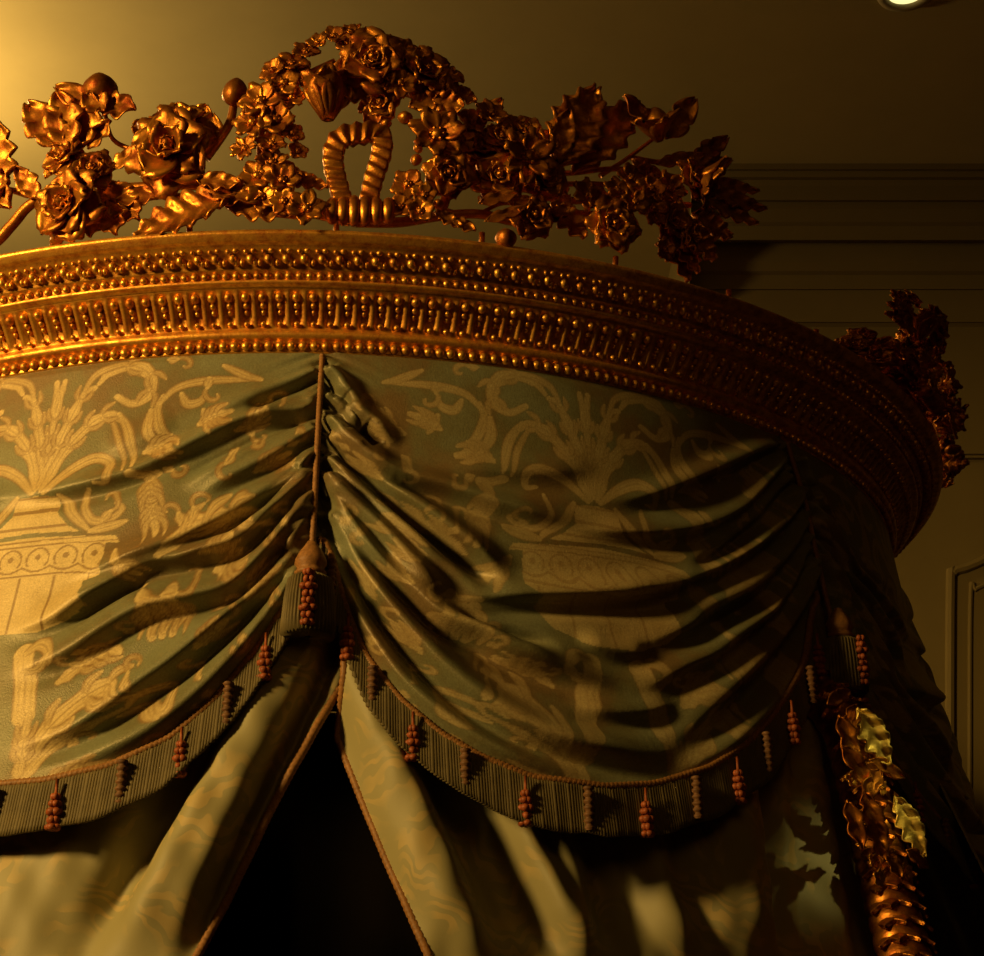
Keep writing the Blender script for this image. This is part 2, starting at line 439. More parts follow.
# ------------------------------------------------------------------ folds traced on the two swags that face the room
def F(pts, w0, w1, h0, h1, asym=.6):
    q = px2(pts); P = np.stack([SR*q[:, 0], q[:, 1]], 1)
    if min(abs(q[0, 0]-a) for a in SEAM) > .06: asym = (asym, 1)
    return (smooth_poly(P, 5), w0/720., w1/720., h0, h1, asym)
MID = [
 F([(328, 372), (340, 384), (364, 417), (402, 450)], 7, 9, .016, .012, .3),
 F([(327, 396), (345, 412), (362, 432), (388, 462)], 6, 7, .014, .004, .3),
 F([(327, 417), (357, 450), (394, 474), (447, 489), (514, 510), (600, 530)], 7, 10, .018, .006, .5),
 F([(327, 437), (364, 467), (390, 490), (427, 517), (480, 557), (514, 592)], 7, 9, .020, .017, .7),
 F([(327, 456), (355, 485), (390, 515), (420, 545), (450, 580)], 6, 8, .016, .004, .3),
 F([(327, 477), (357, 507), (387, 537), (414, 567), (434, 588), (460, 602)], 7, 12, .022, .018, .2),
 F([(440, 598), (480, 598), (540, 597), (600, 596), (640, 595), (680, 590)], 9, 9, .008, .016, .9),
 F([(327, 487), (354, 527), (380, 561), (414, 594), (441, 618), (481, 634), (514, 655), (573, 674), (624, 691)], 7, 12, .022, .016, .5),
 F([(327, 508), (347, 541), (367, 578), (390, 611), (421, 648), (447, 675), (485, 705), (540, 735), (600, 750), (650, 754), (690, 735)], 8, 13, .024, .016, .4),
 F([(325, 535), (345, 580), (368, 630), (400, 678), (440, 715), (490, 748), (550, 770), (620, 780)], 7, 9, .012, .010, .3),
 # from the right-hand gather
 F([(772, 446), (757, 450), (727, 464), (680, 484), (640, 497), (590, 504)], 7, 9, .014, .006, .6),
 F([(780, 458), (757, 486), (734, 510), (700, 527), (657, 534), (607, 532), (550, 528)], 7, 9, .018, .008, .8),
 F([(786, 474), (768, 494), (742, 524), (707, 550), (680, 572)], 7, 8, .018, .005, .5),
 F([(796, 488), (780, 518), (747, 547), (707, 570), (667, 587), (624, 592), (560, 597)], 8, 10, .022, .010, .8),
 F([(804, 500), (787, 540), (767, 567), (741, 590), (700, 610), (680, 627), (640, 643), (600, 645)], 8, 12, .022, .012, .6),
 F([(808, 520), (790, 570), (767, 605), (741, 627), (707, 654), (680, 666), (640, 686), (600, 690)], 8, 12, .022, .012, .6),
 F([(812, 540), (801, 590), (774, 634), (747, 664), (707, 703), (680, 730), (650, 752)], 8, 13, .024, .014, .5),
 F([(815, 556), (808, 620), (788, 670), (760, 710), (720, 748), (670, 772), (620, 780)], 7, 10, .016, .010, .3),
 # slack creases in the middle
 F([(430, 460), (480, 470), (540, 472), (600, 468)], 10, 12, .004, .004, .4),
 F([(560, 700), (600, 712), (640, 712), (680, 700)], 9, 9, .006, .006, .5),
 F([(570, 640), (610, 652), (650, 655)], 9, 9, .006, .006, .5),
 F([(345, 398), (352, 410)], 5, 5, -.006, -.006, 0), F([(362, 428), (378, 448)], 7, 7, -.016, -.016, 0),
 F([(365, 480), (400, 512), (450, 552), (500, 588)], 7, 9, -.010, -.016, 0), F([(440, 608), (490, 628), (560, 652)], 6, 8, -.012, -.012, 0),
 F([(760, 520), (720, 552), (680, 575)], 8, 9, -.010, -.010, 0), F([(770, 590), (740, 612), (700, 632)], 8, 8, -.010, -.010, 0),
]
LEFT = [
 F([(318, 395), (304, 410), (249, 419), (207, 438), (138, 472), (69, 490), (0, 500)], 6, 9, .012, .009, .6),
 F([(318, 372), (290, 384), (240, 402), (200, 425)], 6, 9, .008, .003, .4),
 F([(318, 378), (300, 386), (272, 397), (244, 412)], 5, 8, -.008, -.012, 0),
 F([(300, 420), (250, 440), (205, 462), (172, 480)], 6, 9, -.006, -.014, 0),
 F([(318, 430), (290, 446), (262, 462), (225, 480), (190, 500)], 6, 9, .014, .006, .4),
 F([(318, 452), (290, 480), (242, 510), (207, 528), (166, 548), (104, 570), (60, 582)], 6, 9, .016, .012, .7),
 F([(318, 470), (276, 510), (242, 541), (193, 556), (145, 567), (104, 591), (52, 622), (0, 634)], 7, 9, .020, .015, .8),
 F([(318, 487), (290, 525), (262, 560), (230, 588), (190, 600), (141, 612), (67, 656), (0, 676)], 7, 10, .020, .014, .6),
 F([(318, 503), (292, 543), (262, 583), (228, 618), (179, 660), (149, 682), (93, 722), (48, 741), (0, 750)], 8, 10, .024, .015, .5),
 F([(316, 524), (290, 580), (262, 624), (225, 668), (185, 706), (140, 738), (80, 762), (20, 772)], 8, 10, .018, .010, .3),
 F([(300, 470), (260, 505), (215, 535)], 6, 8, -.010, -.012, 0),
 F([(150, 578), (100, 604), (60, 628)], 6, 8, -.012, -.008, 0),
 F([(285, 550), (250, 590), (210, 622)], 6, 8, -.014, -.010, 0),
 F([(180, 420), (140, 440), (100, 452)], 12, 16, .004, .004, .4),
]
def mirrored(folds, ax):
    out = []
    for P, *r in folds:
        Q = P.copy(); Q[:, 0] = 2*SR*ax-Q[:, 0]; out.append((Q, *r))
    return out
HEMM = [(326, 540), (336, 575), (345, 605), (365, 655), (400, 700), (440, 734), (480, 758), (530, 779), (600, 789), (650, 786), (700, 771), (740, 745), (765, 718), (790, 668), (808, 610), (822, 560)]
HEML = [(318, 545), (304, 572), (287, 604), (255, 652), (215, 700), (170, 739), (110, 768), (50, 783), (-6, 788)]

def hem_fn(px, a0, a1, mirror=False):
    q = px2(px); t = (q[:, 0]-a0)/(a1-a0); z = q[:, 1]
    if mirror:
        k = t >= .5; t, z = t[k], z[k]; t = np.r_[t, 1-t]; z = np.r_[z, z]
    o = np.argsort(t); t, z = t[o], z[o]
    def f(u):
        zz = np.interp(u, t, z); return zz
    uu = np.linspace(0, 1, 400); zz = f(uu); k = np.ones(9)/9; z2 = np.convolve(np.pad(zz, 4, 'edge'), k, 'valid')
    return lambda u: np.interp(u, uu, z2)

def make_swag(a0, a1, hem, folds, label, pax, pstr, nu=440, nv=440):
    u = np.linspace(0, 1, nu); v = np.linspace(0, 1, nv)
    U, Vv = np.meshgrid(u, v, indexing='ij')
    TH = a0+(a1-a0)*U; ZH = hem(U); ZT = Z0+.012
    Z = ZT+(ZH-ZT)*Vv
    S = SR*TH
    D = ridge_field(S.ravel(), Z.ravel(), folds).reshape(S.shape)
    rs = np.random.RandomState(3)
    # fine gathers close to the seams, soft fluttering elsewhere
    for e in (0, 1):
        x = U if e == 0 else 1-U
        D += .0022*np.exp(-x/.035)*np.sin(Z*300+x*120)
    D *= np.clip(Vv/.05, 0, 1)
    D = .050*np.tanh(1.75*D/.050)
    D += .012*np.sin(PI*U)*Vv
    pts = cone(TH, Z, D-.004*(1-np.clip(Vv/.03, 0, 1)))
    pt, ln = pattern((S-SR*((a0+a1)/2+math.radians(pax))).ravel(), (Z+.9*D).ravel()); pt = pt*pstr; ln = ln*pstr
    # back face, a little inside, gives the silk its thickness
    root = tag(empty('swag_valance'), label, 'swag', None)
    mb = MB(); mb.add(pts.reshape(-1, 3), grid_faces(nu, nv)[:, ::-1])
    cl = mb.build('silk_cloth', SILK, root, attrs={'pat': pt, 'ln': ln})
    so = cl.modifiers.new('thickness', 'SOLIDIFY'); so.thickness = .0015; so.offset = 1
    # edge line on displaced cloth
    hemP = pts[:, -1]
    # fringe
    nt_ = int(SR*(a1-a0)/.0034); M = nt_*4
    uf = np.linspace(.012, .988, M); rows = 9
    hz = np.interp(uf, u, hem(u)); hd = np.interp(uf, u, D[:, -1]); th = a0+(a1-a0)*uf
    jit = np.interp(uf*40, np.arange(42), rs.uniform(-.003, .003, 42))
    Vf = []
    for r in range(rows):
        f = r/(rows-1)
        zz = hz-(.068+jit)*f
        rib = .0016*np.sin(uf*nt_*2*PI*.976)
        wav = .002*np.sin(uf*60+f)*f
        off = (hd+.004)*(1-.55*f)+.004*f+rib+wav
        Vf.append(cone(th+0*zz, zz, off))
    Vf = np.array(Vf).transpose(1, 0, 2)
    mb = MB(); mb.add(Vf.reshape(-1, 3), grid_faces(M, rows)[:, ::-1])
    fr = mb.build('fringe', FRINGE, root); so = fr.modifiers.new('thickness', 'SOLIDIFY'); so.thickness = .003; so.offset = 1
    # braid along the hem: two twisted cords
    P = cone(a0+(a1-a0)*u, hem(u), D[:, -1]+.004)
    mb = MB(); L = np.r_[0, np.cumsum(np.linalg.norm(np.diff(P, axis=0), axis=1))]
    tt = np.linspace(.006, L[-1]-.006, int(L[-1]/.0022)); Q = np.stack([np.interp(tt, L, P[:, i]) for i in range(3)], 1)
    tube(mb, Q, .0062, 10, (2, .013, .38)); Q2 = Q.copy(); Q2[:, 2] -= .0085
    tube(mb, Q2, .0048, 8, (2, .010, .4)); mb.build('braid', BRAID, root)
    # little hanging tassels, alternately knotted and corded
    s_ = .05; k = 0
    cand = []
    mid = L[-1]/2; ks = range(-7, 8)
    for kk in ks:
        s_ = mid+(kk+.12)*.083
        if .05 < s_ < L[-1]-.05: cand.append((s_, kk))
    for s_, kk in cand:
        uu = np.interp(s_, L, u); th_ = a0+(a1-a0)*uu; zh = float(hem(uu)); dd = np.interp(uu, u, D[:, -1])
        er = np.array([math.sin(th_), -math.cos(th_), 0]); et = np.array([math.cos(th_), math.sin(th_), 0]); A = [et, er, (0, 0, 1)]
        mb = MB()
        c0 = cone(th_, zh-.006, dd+.017)
        if kk % 2 == 0:
            tube(mb, [c0, c0+[0, 0, -.02]], .0022, 6)
            for i, (dz, r, h) in enumerate([(.022, .0065, .006), (.031, .0085, .006), (.041, .0105, .007), (.051, .0085, .007), (.060, .0100, .006)]):
                for j in range(5):
                    a = j*2*PI/5+i; ellipsoid(mb, c0+et*math.cos(a)*r*.5+er*math.sin(a)*r*.5-np.array([0, 0, dz]), A, (r*.6, r*.6, h*.75), 7, 6)
            mb.build('small_tassel', KNOT, root)
        else:
            t_ = np.linspace(0, 1, 26); Pc = c0-np.outer(t_, [0, 0, .056])
            tube(mb, Pc, .0062*(1+.28*np.sin(t_*26*1.6)), 9); mb.build('small_tassel', BROWN, root)
    return root
hL = hem_fn(HEML, SEAM[0], SEAM[1], True); hM = hem_fn(HEMM, SEAM[1], SEAM[2])
LEFT = [(P, a, b, h0*.8, h1*.72, c) for P, a, b, h0, h1, c in LEFT]
MID = [(P, a, b, h0*(.72 if 10 <= i < 18 else 1), h1*(.6 if 10 <= i < 18 else .85), c) for i, (P, a, b, h0, h1, c) in enumerate(MID)]
swL = make_swag(SEAM[0], SEAM[1], hL, LEFT+mirrored(LEFT, AX), 'brightly lit silk swag with a large woven urn, left of the centre tassel', 1.8, 1.)
swM = make_swag(SEAM[1], SEAM[2], hM, MID, 'draped silk swag in the middle, hanging between the two corner tassels', -.7, .52)  # pattern faded in colour for the weaker light on this swag

def copy_tree(o, parent=None):
    c = o.copy(); C.objects.link(c)
    if parent: c.parent = parent
    for ch in list(o.children): copy_tree(ch, c)
    return c
swR = copy_tree(swM); swR.rotation_euler = (0, 0, SEAM[2]-SEAM[1])
swR['label'] = 'dark silk swag at the right end of the canopy, seen almost edge on'
for o in (swL, swM, swR): o['group'] = 'silk swags around the canopy'

# ------------------------------------------------------------------ cords and corner tassels on the seams
def corner_tassel(a, label, zc=2.335):
    root = tag(empty('corner_tassel', tuple(cone(a, zc, .03))), label, 'tassel', 'tassels on the seams')
    o0 = np.array(root.location)
    z = np.linspace(Z0-.002, zc+.01, 150); off = .004+.014*np.clip((Z0-z)/.12, 0, 1)
    mb = MB(); tube(mb, cone(a+0*z, z, off)-o0, .0048, 10, (2, .012, .4)); mb.build('cord', BRAID, root)
    mb = MB(); lathe(mb, [(.0001, .022), (.006, .020), (.010, .013), (.016, .005), (.021, -.006), (.022, -.012), (.018, -.017), (.019, -.021), (.022, -.024), (.018, -.028), (.0001, -.028)], 28)
    mb.build('head', BRAID, root)
    mb = MB(); n = 240; a_ = np.arange(n)*2*PI/n
    prof = [(.016, -.026), (.029, -.034), (.033, -.06), (.035, -.09), (.036, -.112)]
    V = []
    for r, zz in prof:
        rr = r+.0016*np.sin(a_*40); V.append(np.stack([rr*np.sin(a_), -rr*np.cos(a_), np.full(n, zz)+.002*np.sin(a_*40)*(zz < -.11)], 1))
    V.append(np.stack([.004*np.sin(a_), -.004*np.cos(a_), np.full(n, -.112)], 1))
    mb.add(np.array(V).transpose(1, 0, 2).reshape(-1, 3), grid_faces(n, len(V), True)); mb.build('skirt', FRINGE, root)
    er = np.array([math.sin(a), -math.cos(a), 0]); et = np.array([math.cos(a), math.sin(a), 0])
    for sgn, dz in ((0, 0), ):
        mb = MB()
        for i in range(8):
            zz = -.034-i*.0098; r = .0068+.0028*(i % 3 == 2)+.001*i/8
            for j in range(4):
                aa = j*PI/2+i*.7
                ellipsoid(mb, er*(.036)+et*math.cos(aa)*r*.7+er*math.sin(aa)*r*.5+np.array([0, 0, zz]), [et, er, (0, 0, 1)], (r*.62, r*.62, .0046), 7, 6)
        mb.build('knotted_drop', KNOT, root)
    return root
corner_tassel(SEAM[1], 'large fringed corner tassel on a cord at the seam left of centre')
corner_tassel(SEAM[2], 'shadowed fringed corner tassel above the gilded bed post at the right', 2.35)

# ------------------------------------------------------------------ gilded cornice of the canopy
bed = tag(empty('bed_canopy', (0, 0, 0)), 'round gilded bed canopy with beaded and fluted cornice and carved flower cresting', 'canopy')
NF = 290; per = 8; n = NF*per; ang = np.arange(n)*2*PI/n
prof = [(1.02, 2.672), (1.098, 2.672), (1.101, 2.6725), (1.102, 2.676), (1.102, 2.688), (1.110, 2.690), (1.114, 2.692), (1.116, 2.696), (1.116, 2.700), (1.113, 2.703), (1.1125, 2.706)]
cove0 = len(prof)
for i in range(11):
    t = i/10; prof.append((1.1125+.034*(t**1.6), 2.707+.044*t))
cove1 = len(prof)
prof += [(1.149, 2.752), (1.149, 2.754), (1.158, 2.7545), (1.161, 2.757), (1.161, 2.760), (1.160, 2.762), (1.160, 2.770), (1.168, 2.771), (1.170, 2.773), (1.171, 2.776),
         (1.176, 2.782), (1.186, 2.789), (1.194, 2.793), (1.196, 2.797), (1.203, 2.798), (1.207, 2.800), (1.2085, 2.804), (1.212, 2.806), (1.213, 2.812), (1.209, 2.815), (1.19, 2.816), (1.02, 2.816)]
V = []
for i, (r, z) in enumerate(prof):
    rr = np.full(n, r)
    if cove0 <= i < cove1:
        t = (i-cove0)/(cove1-1-cove0); e = math.sin(PI*min(1, max(0, t*1.0)))**.4 if 0 < t < 1 else 0
        ph = (ang*NF/(2*PI)) % 1
        rib = np.where(np.abs(ph-.5) < .17, 1, 0)
        rr = rr+(.0065*rib-.0035*(1-rib))*e
    V.append(np.stack([rr*np.sin(ang), -rr*np.cos(ang), np.full(n, z)], 1))
mb = MB(); mb.add(np.array(V).transpose(1, 0, 2).reshape(-1, 3), grid_faces(n, len(prof), True)[:, ::-1])
corn = mb.build('cornice', GOLD, bed)
def frame_at(a):
    return np.array([math.cos(a), math.sin(a), 0]), np.array([math.sin(a), -math.cos(a), 0])
A_LO, A_HI = math.radians(-100), math.radians(125)
def row(name, R, z, num, rad, phase=0, extra=None, m=GOLDL):
    mb = MB(); rs = random.Random(int(num))
    for k in range(num):
        a = (k+phase)*2*PI/num; a2 = (a+PI) % (2*PI)-PI
        if not (A_LO < a2 < A_HI): continue
        et, er = frame_at(a)
        ellipsoid(mb, er*R+np.array([0, 0, z]), [et, er, (0, 0, 1)], rad, 10, 8)
        if extra: extra(mb, a, et, er, rs)
    mb.build(name, m, corn)
row('bead_row', 1.1045, 2.6815, 418, (.0070, .0072, .0070))
row('pearl_row', 1.1625, 2.7655, 480, (.0054, .0052, .0052))
def flute_extra(mb, a, et, er, rs):
    A = [et, er, (0, 0, 1)]
    ellipsoid(mb, er*1.1285+np.array([0, 0, 2.7345]), A, (.0050, .0065, .0050), 8, 6)
    ellipsoid(mb, er*1.1215+np.array([0, 0, 2.7275]), A, (.0038, .0052, .0046), 7, 5)
    ellipsoid(mb, er*1.1170+np.array([0, 0, 2.7105]), A, (.0046, .0052, .0042), 7, 5)
row('husk_row', 1.1385, 2.743, NF, (.0066, .0085, .0066), 0, flute_extra)
def leaf_extra(mb, a, et, er, rs):
    A = [et, er, (0, 0, 1)]; j = rs.uniform(-.0012, .0012)
    ellipsoid(mb, er*1.1775+et*(.0062+j)+np.array([0, 0, 2.7795]), A, (.0042, .0062, .0062), 7, 6)
    ellipsoid(mb, er*1.1900+et*(.0050)+np.array([0, 0, 2.7915]), A, (.0048, .0050, .0042), 7, 6)
    ellipsoid(mb, er*1.1905-et*(.0062)+np.array([0, 0, 2.7900]), A, (.0032, .0040, .0038), 7, 6)
    ellipsoid(mb, er*1.1775-et*.0125*.5*2+np.array([0, 0, 2.7790]), A, (.0036, .0052, .0056), 7, 6)
row('leaf_row', 1.1815, 2.7835, NF, (.0060, .0072, .0082), .5, leaf_extra)
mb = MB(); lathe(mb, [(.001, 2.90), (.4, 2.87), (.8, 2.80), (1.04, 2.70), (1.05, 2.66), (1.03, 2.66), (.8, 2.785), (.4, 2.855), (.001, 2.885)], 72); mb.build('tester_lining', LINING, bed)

# ------------------------------------------------------------------ carved flowers, leaves, buds
def shell(V, F, nu, nv, t):
    """thicken an open grid"""
    P = V.reshape(nu, nv, 3)
    du = np.gradient(P, axis=0); dv = np.gradient(P, axis=1)
    N = np.cross(du, dv); N /= np.linalg.norm(N, axis=-1, keepdims=True)+1e-12
    B = (P-N*t).reshape(-1, 3); n = nu*nv
    f = F.tolist()+[[a+n for a in q[::-1]] for q in F.tolist()]
    e = [i*nv for i in range(nu)]+[(nu-1)*nv+j for j in range(1, nv)]+[i*nv+nv-1 for i in range(nu-2, -1, -1)]+[j for j in range(nv-2, 0, -1)]
    for i in range(len(e)):
        a, b = e[i], e[(i+1) % len(e)]; f.append([b, a, a+n, b+n])
    return np.vstack([V, B]), f

def petal_mesh(L, Wd, cup, curl, ruf, rr, nu=9, nv=8, veins=0):
    u = np.linspace(0, 1, nu)[:, None]; v = np.linspace(-1, 1, nv)[None]
    shp = (np.sin(PI*(.12+.83*u))**.65)*(1-.55*(1-u)**2)
    x = Wd*v*shp*(1-.0*u); y = L*u*(1-.13*v*v*u)+0*v
    ph = rr.uniform(0, 6)
    z = cup*(v*v)*shp+curl*u*u+ruf*np.sin(v*5+ph)*u*u-veins*np.abs(np.sin(v*6))*u
    return np.stack([x, y, z+0*x], -1).reshape(-1, 3), grid_faces(nu, nv), nu, nv

def add_petal(mb, c, yd, zd, scale, rr, L=1, Wd=.5, cup=.15, curl=.1, ruf=.05, t=.05, **kw):
    V, Fc, nu, nv = petal_mesh(L, Wd, cup, curl, ruf, rr, **kw)
    V, f = shell(V, Fc, nu, nv, t)
    yd = nrm(yd); zd = nrm(zd-yd*np.dot(zd, yd)); xd = np.cross(yd, zd)
    mb.add(np.array(c)+scale*(V @ np.array([xd, yd, zd])), f)

def basis(Fd):
    Fd = nrm(Fd); up = np.array([0, 0, 1.]) if abs(Fd[2]) < .95 else np.array([1., 0, 0])
    X = nrm(np.cross(up, Fd)); return X, np.cross(Fd, X), Fd

def rose(mb, c, Fd, r, seed):
    rr = random.Random(seed); X, Y, Fd = basis(Fd)
    for (cnt, rad, tilt, w_, cup, curl) in [(6, 1.0, 8, .50, .10, -.16), (5, .86, 32, .52, .18, -.20), (5, .66, 54, .50, .22, -.10), (4, .46, 70, .55, .26, .05), (3, .30, 82, .60, .3, .1)]:
        a0 = rr.uniform(0, 6)
        for k in range(cnt):
            a = a0+k*2*PI/cnt+rr.uniform(-.12, .12); R = X*math.cos(a)+Y*math.sin(a); tl = math.radians(tilt+rr.uniform(-8, 8))
            yd = R*math.cos(tl)+Fd*math.sin(tl); zd = -R*math.sin(tl)+Fd*math.cos(tl)
            add_petal(mb, np.array(c)+R*r*.05*rad, yd, zd, r*rad*rr.uniform(.92, 1.1), rr, 1, w_*1.15, cup, curl, .07, .07)
    ellipsoid(mb, np.array(c)+Fd*r*.28, [X, Y, Fd], (r*.15, r*.15, r*.22), 8, 6)

def blossom(mb, c, Fd, r, seed, npet=6):
    rr = random.Random(seed); X, Y, Fd = basis(Fd); a0 = rr.uniform(0, 6)
    for k in range(npet):
        a = a0+k*2*PI/npet; R = X*math.cos(a)+Y*math.sin(a); tl = math.radians(24+rr.uniform(-14, 14))
        add_petal(mb, np.array(c)+R*r*.1, R*math.cos(tl)+Fd*math.sin(tl), -R*math.sin(tl)+Fd*math.cos(tl), r*.95, rr, 1, 2.3/npet*1.25, .12, -.12, .04, .10, nu=7, nv=6)
    ellipsoid(mb, np.array(c)+Fd*r*.16, [X, Y, Fd], (r*.26, r*.26, r*.24), 9, 7)
    for k in range(6):
        a = k*PI/3; R = X*math.cos(a)+Y*math.sin(a); ellipsoid(mb, np.array(c)+Fd*r*.28+R*r*.2, [X, Y, Fd], (r*.08,)*3, 6, 5)

def tulip(mb, c, D, Fd, r, seed, npet=6, spread=28):
    rr = random.Random(seed); D = nrm(D); X, Y, D = basis(D)
    for k in range(npet):
        a = k*2*PI/npet+.3; R = X*math.cos(a)+Y*math.sin(a); tl = math.radians(spread+rr.uniform(-9, 9))
        add_petal(mb, np.array(c)+R*r*.1, D*math.cos(tl)+R*math.sin(tl), -R*math.cos(tl)+D*math.sin(tl), r*rr.uniform(.9, 1.15), rr, 1, .46, .22, -.22, .04, .07)

def leaf(mb, c, D, Fd, L, Wd, seed, lobes=5, bend=-.15, twist=0.):
    """lobed acanthus leaf: base at c, grows along D, upper face towards Fd"""
    rr = random.Random(seed); D = nrm(D); Fd = nrm(np.array(Fd)-D*np.dot(D, Fd)); Xd = np.cross(D, Fd)
    nu, nv = 40, 9
    u = np.linspace(0, 1, nu)[:, None]; v = np.linspace(-1, 1, nv)[None]
    env = np.sin(PI*(.06+.90*u))**.75*(1.15-.35*u)
    lob = 1-.34*np.abs(np.sin(PI*lobes*u))**.0*(1-np.abs(np.sin(PI*lobes*u+.4))**.7)
    wv = Wd/2*env*lob
    x = v*wv; y = L*(u+.10*np.abs(v)*lob*(1-u)*.9)
    z = L*bend*u*u+.16*Wd*(np.abs(v)**1.3)*1.0-.07*Wd*np.cos(2*PI*lobes*(u-.12*np.abs(v)))*np.abs(v)+.06*Wd*np.exp(-(v/.12)**2)
    V = np.stack([x+0*y, y, z], -1).reshape(-1, 3)
    V, f = shell(V, grid_faces(nu, nv), nu, nv, max(.0018, .04*Wd))
    mb.add(np.array(c)+V @ np.array([Xd, D, Fd]), f)

def bud(mb, c, D, r, L, seed):
    X, Y, D = basis(D); n_ = 16; th = np.linspace(0.02, PI-.02, 12); ph = np.arange(n_)*2*PI/n_
    P, T = np.meshgrid(ph, th, indexing='ij')
    rr_ = np.sin(T)*(1+.07*np.cos(4*P))*(1-.12*np.cos(T))
    V = (rr_*np.cos(P)*r)[..., None]*X+(rr_*np.sin(P)*r)[..., None]*Y+(np.cos(T)*L/2)[..., None]*D
    mb.add(np.array(c)+V.reshape(-1, 3), grid_faces(n_, 12, True))
    rr = random.Random(seed)
    for k in range(4):
        a = k*PI/2; R = X*math.cos(a)+Y*math.sin(a)
        add_petal(mb, np.array(c)-D*L*.5+R*r*.2, R*.75+D*.65, D*.75-R*.65, r*1.15, rr, 1, .42, .1, .3, .02, .10, nu=6, nv=5)

# ------------------------------------------------------------------ the crest: everything traced round the canopy at its true radius
RC = 1.185
PXM = 735.
def cpt(x, y, dr=0.):
    a, z = px2([(x, y)], cyl=RC+dr)[0]
    return np.array([(RC+dr)*math.sin(a), -(RC+dr)*math.cos(a), z]), a
crest_parts = []
def stem_pts(pts, r, dr=0., parent=None):
    P = np.array([cpt(x, y, dr)[0] for x, y in pts]); mb = MB(); Q = smooth_poly(P, 8)
    tube(mb, Q, np.linspace(r, r*.8, len(Q))/PXM, 9); return mb
base = MB()
# branches running along the top of the cornice
for pts, r in [([(-60, 262), (-10, 245), (12, 225), (30, 205), (60, 190), (100, 196)], 7),
               ([(28, 195), (10, 190), (-20, 185)], 4), ([(100, 190), (140, 188), (185, 184), (230, 190), (270, 198), (310, 212), (350, 222)], 7),
               ([(120, 205), (160, 196), (210, 200), (260, 212), (310, 218)], 4),
               ([(355, 222), (400, 222), (440, 216), (480, 214), (520, 222), (560, 214), (600, 215)], 6),
               ([(430, 205), (470, 215), (500, 204), (515, 205), (520, 214)], 2.5),
               ([(480, 200), (520, 188), (560, 200), (600, 200), (640, 205), (690, 205)], 5), ([(540, 172), (570, 173), (610, 169), (650, 172), (700, 182)], 3.5),
               ([(520, 182), (560, 184), (600, 184), (640, 190)], 3.5), ([(600, 176), (625, 160), (652, 140)], 3), ([(632, 158), (660, 162), (690, 158), (712, 150)], 3.5),
               ([(655, 205), (680, 230), (700, 262)], 4), ([(250, 215), (262, 180), (262, 140), (275, 105), (300, 80), (335, 62)], 6), ([(440, 215), (450, 180), (450, 140), (440, 110), (400, 90), (350, 75)], 6),
               ([(150, 152), (128, 148), (112, 138), (106, 118), (104, 100)], 3), ([(205, 158), (220, 138), (230, 122), (234, 104)], 6)]:
    P = np.array([cpt(x, y, -.01)[0] for x, y in pts]); Q = smooth_poly(P, 8); tube(base, Q, np.linspace(r, r*.75, len(Q))/PXM, 9)
# seat of the crest on the cornice
for a in np.linspace(math.radians(-38), math.radians(46), 9):
    R0 = np.array([math.sin(a), -math.cos(a), 0]); tube(base, [R0*1.165+np.array([0, 0, 2.812]), R0*1.172+np.array([0, 0, 2.852])], .0045, 8)
a_ = np.linspace(math.radians(-40), math.radians(47), 60); tube(base, np.stack([1.165*np.sin(a_), -1.165*np.cos(a_), 0*a_+2.82], 1), .006, 8)
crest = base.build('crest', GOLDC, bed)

def cpart(name, x, fn):
    mb = MB(); fn(mb); o = mb.build(name, GOLDC, crest); crest_parts.append((o, x)); return o
def er_at(a): return np.array([math.sin(a), -math.cos(a), 0.])
def et_at(a): return np.array([math.cos(a), math.sin(a), 0.])
sd = [100]
def facing(a, tx=0., tz=0.): # mostly outwards and a little downwards
    return nrm(er_at(a)+et_at(a)*tx+np.array([0, 0, 1.])*tz)
def R_(x, y, r, tx=0, tz=-.1, dr=.01):
    c, a = cpt(x, y, dr); sd[0] += 1; s = sd[0]; cpart('rose', x, lambda mb: rose(mb, c, facing(a, tx, tz), 1.16*r/PXM, s))
def B_(x, y, r, tx=0, tz=0, n=6, dr=.015):
    c, a = cpt(x, y, dr); sd[0] += 1; s = sd[0]; cpart('blossom', x, lambda mb: blossom(mb, c, facing(a, tx, tz), 1.38*r/PXM, s, n))
def L_(x, y, x2, y2, wd, lobes=5, dr=0., bend=.06, face=(0, .1)):
    c, a = cpt(x, y, dr); d, a2 = cpt(x2, y2, dr); L = np.linalg.norm(d-c); sd[0] += 1; s = sd[0]
    cpart('leaf', (x+x2)/2, lambda mb: leaf(mb, c, d-c, facing(a, *face), L*1.05, 1.35*wd/PXM, s, lobes, bend))
def U_(x, y, r, L, dx, dy, dr=.01):
    c, a = cpt(x, y, dr); sd[0] += 1; s = sd[0]; D = et_at(a)*dx-np.array([0, 0, 1.])*dy
    cpart('bud', x, lambda mb: bud(mb, c, D, r/PXM, L/PXM, s))
def T_(x, y, r, dx, dy, out=.5, n=6, spread=28, dr=.01):
    c, a = cpt(x, y, dr); sd[0] += 1; s = sd[0]; D = et_at(a)*dx-np.array([0, 0, 1.])*dy+er_at(a)*out
    cpart('tulip', x, lambda mb: tulip(mb, c, D, er_at(a), r/PXM, s, n, spread))

